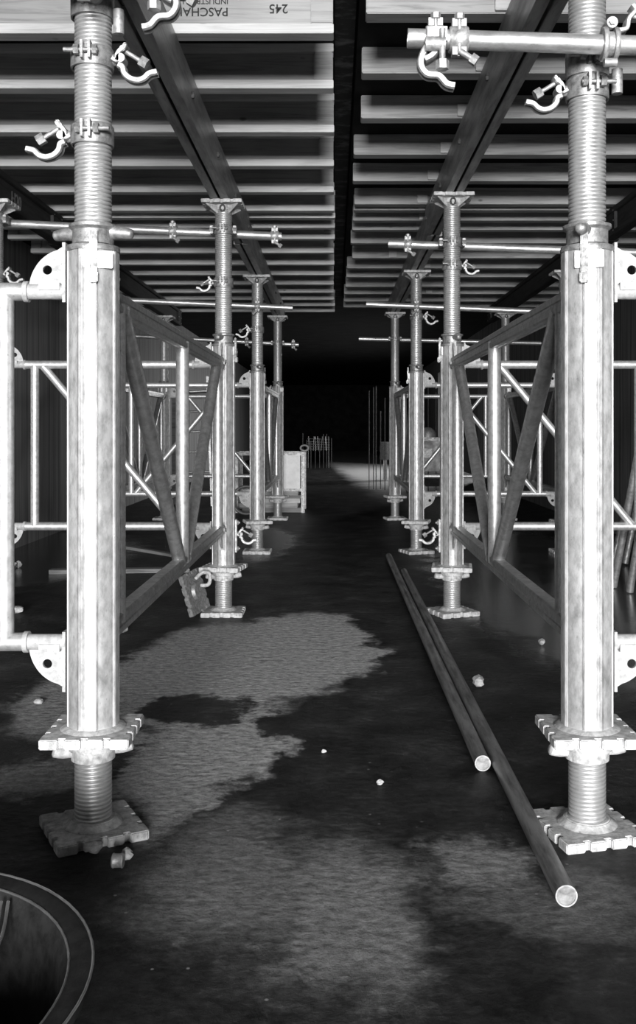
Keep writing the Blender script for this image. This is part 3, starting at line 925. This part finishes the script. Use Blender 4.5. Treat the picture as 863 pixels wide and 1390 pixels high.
# coupler between top right tube and the nearest right post
def big_coupler(x, k, label, s=1):
    p = on_tube(k, VX + x * F / CT[k][0].y)
    t = thing('post_coupler', (x, D1, p.z), label, 'clamp', 'couplers tying the top tubes to the nearest posts')
    dy = p.y - D1
    band(t, 1, h=0.075)
    m = MB()
    for xx in (-0.014, 0.014):
        pth = [(0.02 * s + xx, dy + 0.034 * math.cos(a), 0.036 * math.sin(a)) for a in [2 * PI * q / 28 for q in range(28)]]
        m.sweep(pth, [1] * 28, flat=(0.012, 0.013), up=(1, 0, 0), closed=True)
    m.lathe([(0.0245, -0.02), (0.031, -0.02), (0.031, 0.02), (0.0245, 0.02)], 28, Matrix(((0, 0, 1, 0.02 * s), (1, 0, 0, dy), (0, 1, 0, 0), (0, 0, 0, 1))), closed=True)
    m.tube((0.02 * s, dy + 0.02, 0.0), (0.02 * s, -0.05, 0.0), 0.02, 16)
    m.build('jaw', M['castlight'], t, angle=45)
    b = MB().tube((0.02 * s, dy - 0.03, 0.045), (0.02 * s, dy + 0.03, 0.05), 0.014, 20)
    b.tube((0.02 * s, dy - 0.036, 0.045), (0.02 * s, dy - 0.02, 0.046), 0.009, 6)
    b.build('pin', M['castlight'], t, angle=45)
    MB().tube((0.02 * s - 0.016, dy - 0.01, -0.05), (0.02 * s + 0.016, dy - 0.01, -0.05), 0.011, 16).build('hinge_pin', M['castlight'], t, angle=45)
    MB().tube((0.075 * s, -0.02, -0.02), (0.075 * s, -0.02, -0.085), 0.0145, 16).build('hanging_nut', M['castlight'], t, angle=45)
    c = MB()
    c.sweep(smooth_path([(0.035 * s, dy, 0.03), (0.06 * s, dy, 0.035), (0.066 * s, dy, 0.06), (0.082 * s, dy, 0.08), (0.075 * s, dy, 0.095)], 5), [1] * 21, flat=(0.04, 0.012))
    c.tube((0.07 * s, dy, 0.075), (0.14 * s, dy, 0.055), 0.0065, 12)
    hexnut(c, (0.135 * s, dy, 0.0565), (s, 0, -0.25), 0.0155, 0.022)
    c.build('open_jaw', M['castlight'], t, angle=45)
    return t
big_coupler(0.680, 'R1', 'coupler tying the top right tube to the nearest right post')
big_coupler(-0.652, 'L1', 'coupler tying the top left tube to the nearest left post at the top edge')

# clamps bolted low on the second posts
def low_clamp(x, D, s, label):
    t = thing('leg_clamp', (x + s * 0.070, D - 0.02, 0.46), label, 'clamp', 'clamps bolted low on the second posts')
    m = MB().box((s * 0.006, 0, 0.0), (0.01, 0.05, 0.19))
    for z in (-0.075, 0.075):
        m.tube((s * 0.008, 0, z), (s * 0.028, 0, z), 0.007, 10).tube((s * 0.012, 0, z), (s * 0.02, 0, z), 0.014, 6)
    m.build('mounting_plate', M['castlight'], t, bevel=0.001)
    open_clamp(t, s, 0.95, x0=s * 0.012, z0=0.01)
    return t
low_clamp(-0.648, D2, 1, 'open white clamp bolted low on the second left post, jaw pointing right')
low_clamp(0.685, D2, -1, 'open white clamp bolted low on the second right post, jaw pointing left')

# ------------------------------------------------------------------ loose tubes on the floor
def loose_tube(p0, p1, label):
    p0, p1 = Vector(p0), Vector(p1)
    o = thing('loose_tube', p0, label, 'tube', 'long loose tubes lying along the aisle')
    d = p1 - p0
    MB().tube((0, 0, 0), d, 0.025, 36, rin=0.0215).build('pipe', M['oldgalv'], o)
    u = d.normalized()
    m = MB().tube(u * 0.001, u * 0.03, 0.0214, 30)
    m.build('end_plug', M['oldgalv'], o)
    e = MB().tube(u * -0.0015, u * 0.0, 0.0252, 36, rin=0.0218)
    e.build('cut_rim', M['castlight'], o)
    return o
r_ = 0.0255
def fl(px, py, r=r_):
    D = (EYE - r) * F / (py - VY)
    return Vector(((px - VX) * D / F, D, r))
loose_tube(fl(768.5, 1216), fl(548, 776), 'longer loose tube on the floor, its near end closest to the camera')
loose_tube(fl(655, 1036), fl(527.5, 755), 'shorter looking loose tube on the floor, left of the longer one, end at mid aisle')

# tubes leaning at the right edge
lean = [((832.5, 796), 2.24, 'leaning tube left of the pair at the right edge'),
        ((854.5, 803), 2.24, 'leaning tube right of the pair at the right edge'),
        ((829, 768), 2.0, 'dim leaning tube behind the pair, left one'),
        ((848, 765), 2.0, 'dim leaning tube behind the pair, right one')]
for i, ((px, py), zt, lab) in enumerate(lean):
    b = fl(px, py, 0.012)
    topx = b.x + (0.185, 0.20, 0.24, 0.26)[i]
    if i < 2:
        top = Vector((topx, 5.838, 2.30))
    else:
        top = Vector((WX - 0.03, b.y + 0.2, 2.35))
    tube_thing('leaning_tube', b, top, R_, M['galv'] if i < 2 else M['oldgalv'], lab, 'tubes leaning by the right side posts')

# ------------------------------------------------------------------ tub at the lower left
tub = thing('mortar_tub', (-0.732, 1.36, 0.0), 'round black tub with wire handle at the bottom left corner', 'tub')
Rr = 0.383
m = MB().lathe([(0.0, 0.0), (Rr * 0.78, 0.0), (Rr * 0.82, 0.01), (Rr - 0.03, 0.28), (Rr, 0.285), (Rr + 0.002, 0.3), (Rr - 0.01, 0.303), (Rr - 0.034, 0.297),
                (Rr - 0.037, 0.285), (Rr - 0.045, 0.27), (Rr * 0.78, 0.02), (0.0, 0.015)], 72)
m.build('tub_wall', M['dark'], tub, angle=50)
MB().sweep([(Rr * math.cos(2 * PI * k / 72), Rr * math.sin(2 * PI * k / 72), 0.302) for k in range(72)], 0.0022, 8, closed=True, up=(0, 0, 1)).build('rim_edge', M['wire'], tub)
MB().sweep([((Rr - 0.035) * math.cos(2 * PI * k / 72), (Rr - 0.035) * math.sin(2 * PI * k / 72), 0.296) for k in range(72)], 0.0022, 8, closed=True, up=(0, 0, 1)).build('inner_edge', M['wire'], tub)
hd = MB()
for q in (0, 0.012):
    hd.sweep(smooth_path([(0.17 + q, 0.28, 0.29), (0.175 + q, 0.2, 0.25), (0.13 + q, 0.08, 0.24), (0.03 + q, -0.05, 0.24), (-0.05, -0.12, 0.26)], 8), 0.003, 8)
hd.build('wire_handle', M['wire'], tub)
def rock(name, c, r, label, seed, mat='stone', parent=None):
    import bmesh
    rnd = random.Random(seed)
    bm = bmesh.new(); bmesh.ops.create_icosphere(bm, subdivisions=2, radius=1)
    ph = [rnd.uniform(0, 6) for _ in range(6)]
    for v in bm.verts:
        k = 1 + 0.22 * math.sin(3 * v.co.x + ph[0]) + 0.18 * math.sin(4 * v.co.y + ph[1]) + 0.12 * math.sin(5 * v.co.z + ph[2]) + rnd.uniform(-0.07, 0.07)
        v.co = Vector((v.co.x * r[0], v.co.y * r[1], v.co.z * r[2])) * k
    zmin = min(v.co.z for v in bm.verts)
    for v in bm.verts: v.co.z -= zmin
    me = bpy.data.meshes.new(name); bm.to_mesh(me); bm.free(); me.materials.append(M[mat])
    o = bpy.data.objects.new(name, me); C.objects.link(o); o.location = c
    if parent is not None: o.parent = parent
    if label: tag(o, label, 'stone', 'stones on the floor')
    return o
rb = MB()
random.seed(11)
rub = bpy.data.objects
lump = None
import bmesh as _bm
bmm = _bm.new()
for i in range(34):
    a = random.uniform(0, 2 * PI); rr = Rr * 0.72 * math.sqrt(random.random()); s = random.uniform(0.02, 0.05)
    r0 = _bm.ops.create_icosphere(bmm, subdivisions=2, radius=s, matrix=Matrix.Translation((rr * math.cos(a) - 0.717, rr * math.sin(a) + 1.36, 0.02 + s * 0.8)))
    for v in r0['verts']: v.co += Vector([random.uniform(-1, 1) * s * 0.12 for _ in range(3)])
me = bpy.data.meshes.new('rubble'); bmm.to_mesh(me); bmm.free(); me.materials.append(M['rust'])
o = bpy.data.objects.new('rubble', me); C.objects.link(o)
tag(o, 'dark lumps of rubble heaped inside the black tub', 'rubble', kind='stuff')

# ------------------------------------------------------------------ stones and crumbs
st = [((648, 932), 0.030, 'pale angular stone beside the loose tubes', 1),
      ((125, 1160), 0.022, 'dark crumb in front of the nearest left base plate', 2),
      ((172, 1166), 0.018, 'small stone right of the nearest left base plate', 3),
      ((25, 771), 0.03, 'small pale stone by the left wall, farther one', 4),
      ((26, 832), 0.03, 'small pale stone by the left wall, nearer one', 5),
      ((52, 955), 0.017, 'small stone left of the nearest left post', 6),
      ((167, 859), 0.03, 'pale pebble behind the nearest left post', 7),
      ((735, 876), 0.02, 'small stone beside the nearest right post', 8),
      ((516, 1066), 0.011, 'tiny pale chip in the middle of the aisle', 9),
      ((440, 1022), 0.008, 'tiny stone on the dark patch of floor', 10)]
for (px, py), r, lab, sd in st:
    p = fl(px, py, 0)
    rock('stone', (p.x, p.y, 0.0), (r, r * 0.8, r * 0.7), lab, sd)
p = fl(160, 1178, 0)
tag(MB().lathe([(0.0, -0.014), (0.016, -0.014), (0.018, -0.011), (0.0165, -0.008), (0.0165, 0.008), (0.018, 0.011), (0.016, 0.014), (0.0, 0.014)], 24,
    Matrix.Translation((p.x, p.y, 0.018)) @ Matrix.Rotation(PI / 2, 4, 'Y')).build('metal_spool', M['castlight']), 'small bright metal sleeve lying in front of the nearest left base plate', 'sleeve')

# ------------------------------------------------------------------ loose jack plate leaning on second left post
lp = thing('spare_jack', (-0.795, 5.52, 0.035), 'spare notched jack plate tipped on edge against the second left post', 'jack')
lm_ = Matrix.Rotation(math.radians(-16), 4, 'Y') @ Matrix.Rotation(math.radians(90), 4, 'Y') @ Matrix.Rotation(0.3, 4, 'X')
MB().prism(castellated(0.235), -0.013, 0.013).move(Matrix.Translation((0, 0, 0.12)) @ lm_).build('plate', M['cast'], lp, bevel=0.003)
MB().lathe([(0.0, 0.013), (0.06, 0.013), (0.05, 0.03), (0.0, 0.03)], 24).move(Matrix.Translation((0, 0, 0.12)) @ lm_).build('boss', M['cast'], lp)
MB().sweep(smooth_path([(0.01, -0.02, 0.2), (0.05, -0.03, 0.235), (0.09, -0.03, 0.225), (0.085, -0.03, 0.17), (0.04, -0.02, 0.16)], 5), 0.011, 10).build('hook', M['splash'], lp)

# ------------------------------------------------------------------ boards on the floor at the left
def board(p0, p1, w, t, label, z=0.0, mat='board', lift=0.0):
    p0, p1 = Vector(p0), Vector(p1); d = p1 - p0
    o = MB().box((d.length / 2, 0, t / 2), (d.length, w, t)).build('board', M[mat], bevel=0.002)
    o.location = (p0.x, p0.y, z); o.rotation_euler = (0, -math.atan2(lift, d.length), math.atan2(d.y, d.x))
    tag(o, label, 'board', 'boards lying behind the left posts'); return o
board(fl(68, 778, 0), fl(258, 776, 0), 0.10, 0.03, 'thin board on the floor behind the nearest left post')
board(fl(150, 741, 0), fl(262, 760, 0), 0.06, 0.025, 'narrow board lying askew behind the left bracing frame')

# ------------------------------------------------------------------ crate with white panel, far left of the aisle
DC = 12.4
cr = thing('panel_rack', ((366 - VX) * DC / F, DC, 0), 'rack with a white panel behind the farthest left post', 'rack')
W2 = 0.45
xr = (411 - 366) * DC / F
x_l = -xr
def sc(py): return EYE + (VY - py) * DC / F
for xx in (x_l, xr):
    for yy in (0, 0.6):
        MB().box((xx, yy, sc(614) / 2), (0.045, 0.045, sc(614))).build('rack_post', M['castlight'], cr, bevel=0.004)
pn = MB().box(((x_l + xr) / 2 + 0.13, -0.004, (sc(617) + sc(664)) / 2), (xr - x_l - 0.33, 0.03, sc(617) - sc(664)))
pn.build('white_panel', M['panel'], cr, bevel=0.004)
for z in (sc(616), sc(665)):
    MB().box(((x_l + xr) / 2, 0, z), (xr - x_l, 0.04, 0.04)).build('rail', M['cast'], cr, bevel=0.003)
    MB().box(((x_l + xr) / 2, 0.6, z), (xr - x_l, 0.04, 0.04)).build('rail', M['cast'], cr, bevel=0.003)
MB().sweep([(xr + 0.02 + 0.05 * math.cos(2 * PI * k / 20), 0, sc(613) + 0.045 + 0.035 * math.sin(2 * PI * k / 20)) for k in range(20)], 0.012, 8, closed=True).build('lifting_eye', M['castlight'], cr)
zz = 0.0
nm = ['lowest', 'second lowest', 'middle', 'second highest', 'topmost']
for i, (h, dx, mt) in enumerate(((0.06, 0.0, 'board'), (0.055, -0.06, 'plank'), (0.06, -0.02, 'flange'), (0.04, 0.03, 'board'), (0.07, -0.05, 'plank'))):
    o = MB().box((0, 0, h / 2), (0.76, 0.5, h)).build('stacked_board', M[mt], bevel=0.003)
    o.location = (cr.location.x + dx * 0.7 + 0.02, DC + 0.30, zz); o.rotation_euler = (0, 0, dx * 0.4)
    tag(o, 'timber board in the stack under the white panel, %s' % nm[i], 'board', 'boards stacked under the white panel')
    zz += h + 0.001

# ladder standing far left
ld = thing('ladder', ((269 - VX) * 13.3 / F, 13.3, 0), 'metal ladder leaning upright behind the left frames, seen through them', 'ladder')
for s in (-1, 1):
    MB().box((s * 0.19 , 0, 0.9), (0.028, 0.06, 1.8)).move(Matrix.Rotation(math.radians(-7), 4, 'X') @ Matrix.Rotation(math.radians(-3), 4, 'Y')).build('rail', M['tube'], ld, bevel=0.002)
for k in range(6):
    z = 0.2 + 0.28 * k
    MB().tube((-0.18, 0, z), (0.18, 0, z), 0.015, 12).move(Matrix.Rotation(math.radians(-7), 4, 'X') @ Matrix.Rotation(math.radians(-3), 4, 'Y')).build('rung', M['tube'], ld)
# something for the ladder to lean on: a timber trestle
tr = thing('trestle', ((269 - VX) * 13.3 / F, 13.95, 0), 'timber trestle that the far ladder leans on', 'trestle')
MB().box((0, -0.18, 1.55), (0.9, 0.08, 0.12)).build('top_bar', M['board'], tr, bevel=0.004)
for s in (-1, 1):
    MB().box((s * 0.4, -0.18, 0.745), (0.07, 0.07, 1.49)).build('leg', M['board'], tr, bevel=0.004)

# hose coil far left between second and third posts
hc = at(334, 690, 12.0)
m = MB()
for k in range(3):
    m.sweep([(0.17 * math.cos(2 * PI * q / 40) * (1 - 0.04 * k), 0.02 * k, 0.19 + 0.17 * math.sin(2 * PI * q / 40)) for q in range(40)], 0.018, 10, closed=True)
o = m.build('hose_coil', M['greypaint']); o.location = (hc.x, 12.02, 0.0)
tag(o, 'dark hose coil standing against the rack with the white panel', 'hose')

# ------------------------------------------------------------------ compressor behind the right frames
DM = 14.2
cp = thing('compressor', ((588 - VX) * DM / F, DM, 0), 'grey wheeled machine with a domed cap behind the third right post', 'machine')
def mz(py): return EYE + (VY - py) * DM / F
MB().box((0.05, 0.3, (mz(640) + mz(598)) / 2), (0.75, 0.6, mz(598) - mz(640))).build('housing', M['greypaint'], cp, bevel=0.015)
MB().box((0.05, 0.3, mz(596)), (0.8, 0.62, 0.05)).build('lid', M['cast'], cp, bevel=0.006)
MB().lathe([(0.0, 0), (0.12, 0), (0.12, 0.05), (0.10, 0.10), (0.06, 0.14), (0, 0.155)], 28).build('domed_cap', M['castlight'], cp, loc=(-0.07, 0.12, mz(594)))
MB().box((-0.08, -0.005, mz(615)), (0.12, 0.02, 0.13)).tube((-0.08, -0.014, mz(615)), (-0.08, -0.024, mz(615)), 0.035, 20).build('gauge', M['castlight'], cp, bevel=0.002)
MB().box((0.2, -0.005, mz(612)), (0.1, 0.02, 0.1)).tube((0.2, -0.014, mz(612)), (0.2, -0.024, mz(612)), 0.03, 20).build('gauge', M['castlight'], cp, bevel=0.002)
for sx in (-0.22, 0.3):
    for sy in (0.03, 0.55):
        w = MB().tube((sx, sy - 0.035, 0.14), (sx, sy + 0.035, 0.14), 0.14, 28)
        w.build('wheel', M['greypaint'], cp, bevel=0.008)
MB().box((0.05, 0.3, 0.3), (0.7, 0.45, 0.16)).build('chassis', M['dark'], cp, bevel=0.01)
# far drum on legs right of the aisle
DD = 20.0
dr = thing('drum', ((529 - VX) * DD / F, DD, 0), 'grey drum on short legs beside the aisle, far back at the right', 'drum')
def dz(py): return EYE + (VY - py) * DD / F
MB().lathe([(0.0, dz(624)), (0.20, dz(624)), (0.21, dz(622)), (0.20, dz(614)), (0.21, dz(611)), (0.2, dz(603)), (0.2, dz(600)), (0.0, dz(600))], 32).build('body', M['cast'], dr)
for a in (0.6, 2.2, 3.8, 5.4):
    MB().box((0.14 * math.cos(a), 0.14 * math.sin(a), dz(624) / 2), (0.06, 0.06, dz(624))).build('leg', M['cast'], dr, bevel=0.005)
# starter bars, far back
random.seed(5)
def bars(cx_px, D, n, w, h, label, grp):
    for i in range(n):
        x = (cx_px - VX) * D / F + w * (i / (n - 1) - 0.5) + random.uniform(-0.015, 0.015)
        y = D + random.uniform(-0.2, 0.2)
        hh = h * random.uniform(0.75, 1.05)
        o = MB().tube((0, 0, 0), (0, 0, hh), 0.008, 8).build('starter_bar', M['rust'])
        o.location = (x, y, 0)
        tag(o, label + ', ' + ordn[i] + ' from left', 'bar', grp)
bars(514, 17.0, 6, 0.34, 1.75, 'thin upright reinforcing bar right of the far aisle', 'upright bars right of the far aisle')
bars(430, 26.0, 8, 0.75, 0.95, 'thin upright bar at the dark end of the aisle', 'upright bars at the end of the aisle')
cg = thing('rebar_cage', ((432 - VX) * 26.3 / F, 26.3, 0), 'small tangled reinforcing cage in the dark at the end of the aisle', 'cage')
m = MB()
for k in range(5):
    z = 0.5 + 0.07 * k
    m.tube((-0.3, -0.05 + 0.02 * k, z), (0.3, 0.05, z + random.uniform(-0.04, 0.04)), 0.008, 6)
m.build('stirrup', M['oldgalv'], cg)
m = MB()
for k in range(9):
    x = -0.28 + 0.07 * k
    m.tube((x, 0.0, 0.0 if k in (0, 8) else 0.46), (x + random.uniform(-0.06, 0.06), 0.03, 0.84), 0.008, 6)
m.build('upright', M['oldgalv'], cg)
# right-hand upright bars seen between the right posts
bars(594, 15.2, 5, 0.5, 1.9, 'upright bar behind the wheeled machine at the right', 'upright bars behind the wheeled machine')
